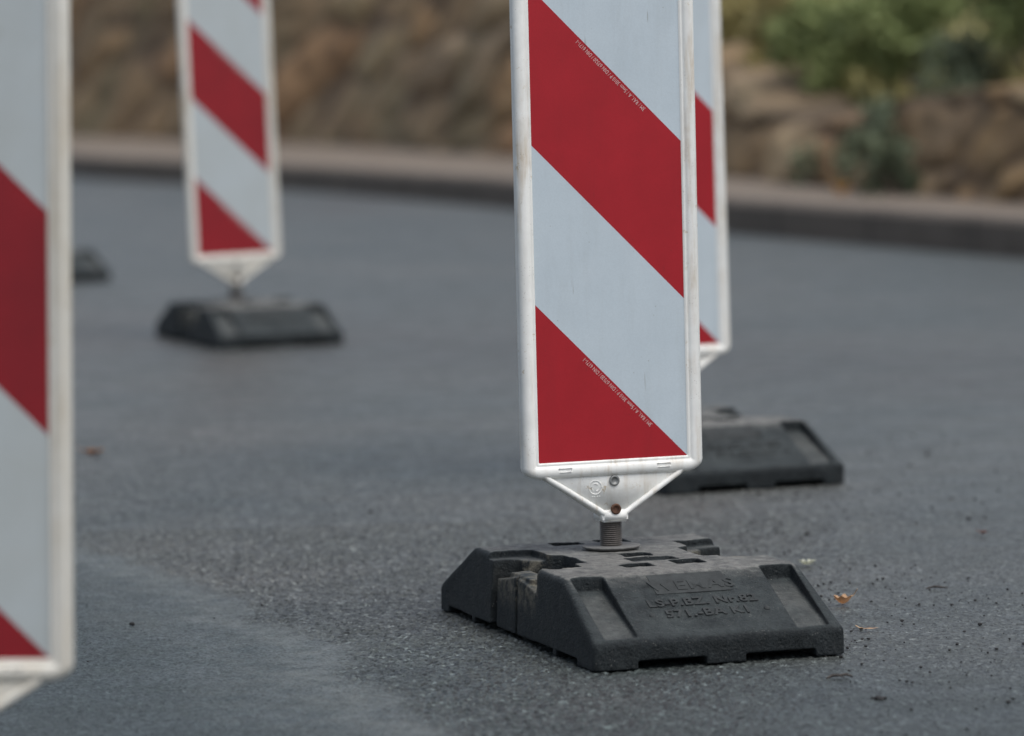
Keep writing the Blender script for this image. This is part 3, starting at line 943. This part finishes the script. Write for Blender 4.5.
put_leaf('paper_scrap', .508, 7.47, 0, 10, M['scrap'], 'small pale scrap on the asphalt behind the middle base', 'scrap', length=.030, width=.022, curl=.3, lobes=3, seed=6, stem=False)

def rock_bm(rad, seed, flat=.6):
    r = random.Random(seed); bm = bmesh.new()
    bmesh.ops.create_icosphere(bm, subdivisions=2, radius=rad)
    for v in bm.verts:
        v.co *= r.uniform(.72, 1.15); v.co.z = v.co.z * flat + rad * flat * .7
    return bm
lump = bmesh.new()
for k, (dx, dy, s) in enumerate(((0, 0, .0062), (.008, .004, .0042), (-.007, .006, .004), (.004, -.006, .0034))):
    t = rock_bm(s, k + 3); 
    for v in t.verts: v.co += Vector((dx, dy, -.003))
    tmp = bpy.data.meshes.new('tmp'); t.to_mesh(tmp); t.free(); lump.from_mesh(tmp); bpy.data.meshes.remove(tmp)
o = mesh_obj('tar_lump', lump, M['crumb'], None, False); o.location = (.502, 5.976, -.001)
tag(o, 'small dark crumbly lump of tar on the asphalt in front of the middle base', 'lump')
bm = bmesh.new()
tube(bm, [(-.019, 0, 0), (-.009, .006, .003), (.0, -.004, .004), (.010, .004, .004), (.019, .001, .001)], [.0014, .0024, .0018, .0022, .001], 7)
tube(bm, [(-.002, -.004, .004), (.003, -.022, .003)], [.0014, .0006], 6)
o = mesh_obj('twig', bm, M['twig']); o.location = (.463, 6.172, -.001); o.rotation_euler = (0, 0, .1)
tag(o, 'short crooked dark twig on the asphalt below the middle base', 'twig')
bm = bmesh.new()
tube(bm, [(-.018, 0, 0), (-.004, .004, .003), (.007, -.003, .003), (.018, .004, .001)], [.001, .0020, .0017, .0008], 7)
o = mesh_obj('twig', bm, M['twig']); o.location = (.700, 7.134, -.001); o.rotation_euler = (0, 0, -.2)
tag(o, 'thin dark twig on the asphalt right of the two tan leaves', 'twig')

# loose grit: too many to count
r = np.random.default_rng(12)
tb = bmesh.new(); bmesh.ops.create_icosphere(tb, subdivisions=1, radius=1.0)
tv = np.array([v.co[:] for v in tb.verts]); tf = np.array([[v.index for v in f.verts] for f in tb.faces]); tb.free()
pts, sz = [], []
for k in range(2700):
    u = r.random()
    if u < .62: x, y = r.normal(.75, .30), r.uniform(5.6, 10.0)
    elif u < .80: x, y = r.uniform(-1.2, 1.2), r.uniform(5.2, 12)
    elif u < .90: x, y = r.normal(.15, .55), r.normal(8.2, 1.0)
    else: x, y = .42 + abs(r.normal(0, .05)), 6.35 + r.random() * .9
    if vnoise(np.array([x * 3.0]), np.array([y * 1.3]), 51)[0] < .35: continue
    pts.append((x, y)); sz.append(.0008 + .0026 * r.random() ** 3 + (.0030 if r.random() < .02 else 0))
c0, s0 = math.cos(R(17.6)), math.sin(R(17.6))
keep = []
for (x, y), s in zip(pts, sz):
    ok = True
    for bx, by, yaw, *_ in B:
        dx, dy = x - bx, y - by; c, q = math.cos(R(yaw)), math.sin(R(yaw))
        if abs(dx * c + dy * q) < .20 and abs(-dx * q + dy * c) < .39: ok = False
    if ok: keep.append((x, y, s))
VV, FF = [], []
for i, (x, y, s) in enumerate(keep):
    q = tv * (.75 + .5 * r.random((len(tv), 1))) * s * np.array([1, 1, .65])
    VV.append(q + np.array([x, y, s * .30 - .0012])); FF.append(tf + i * len(tv))
gv = np_mesh('gravel', np.concatenate(VV), np.concatenate(FF), M['crumb'], False)
tag(gv, 'loose black grit scattered over the asphalt', 'grit', None, 'stuff')

# ------------------------------------------------------------------ camera
cam = bpy.data.cameras.new('camera'); co = bpy.data.objects.new('camera', cam); COL.objects.link(co)
F_PX, PITCH, HC, ROLL = 4300.0, R(4.4053), .936, R(-1.4419)
cp, sp = math.cos(PITCH), math.sin(PITCH)
fw = Vector((0, cp, -sp)); up = Vector((0, sp, cp)); rt = Vector((1, 0, 0))
c, s = math.cos(ROLL), math.sin(ROLL)
rt2 = rt * c + up * s; up2 = up * c - rt * s
co.matrix_world = Matrix(((rt2.x, up2.x, -fw.x, 0), (rt2.y, up2.y, -fw.y, 0), (rt2.z, up2.z, -fw.z, HC), (0, 0, 0, 1)))
cam.sensor_width = 36; cam.lens = F_PX / 1024 * 36
cam.clip_start = .1; cam.clip_end = 2000
cam.dof.use_dof = True; cam.dof.focus_distance = 6.66; cam.dof.aperture_fstop = 3.3; cam.dof.aperture_blades = 9
scene.camera = co

# ------------------------------------------------------------------ light: overcast day, soft sun high behind the camera
EL, AZ = 62, 135
w = bpy.data.worlds.new('World'); scene.world = w; w.use_nodes = True
nt = w.node_tree; bg = nt.nodes['Background']
sky = nt.nodes.new('ShaderNodeTexSky'); sky.sky_type = 'NISHITA'; sky.sun_disc = False
sky.sun_elevation = R(EL); sky.sun_rotation = R(AZ); sky.dust_density = 3.0; sky.air_density = 1.0; sky.ozone_density = 1.0
hs = nt.nodes.new('ShaderNodeHueSaturation'); hs.inputs['Saturation'].default_value = .56      # thin even cloud greys the blue
nt.links.new(sky.outputs[0], hs.inputs['Color']); nt.links.new(hs.outputs[0], bg.inputs[0]); bg.inputs[1].default_value = .12
sl = bpy.data.lights.new('sun', 'SUN'); so = bpy.data.objects.new('sun', sl); COL.objects.link(so)
sl.energy = 1.5; sl.angle = R(50); sl.color = (1.0, .965, .91)
sd = Vector((math.sin(R(AZ)) * math.cos(R(EL)), math.cos(R(AZ)) * math.cos(R(EL)), math.sin(R(EL))))
so.rotation_euler = (-sd).to_track_quat('-Z', 'Y').to_euler()

vs = scene.view_settings
vs.view_transform = 'Standard'; vs.look = 'None'; vs.exposure = 0.44; vs.gamma = 1.0; vs.use_curve_mapping = False
scene.cycles.use_denoising = True
scene.cycles.max_bounces = 6
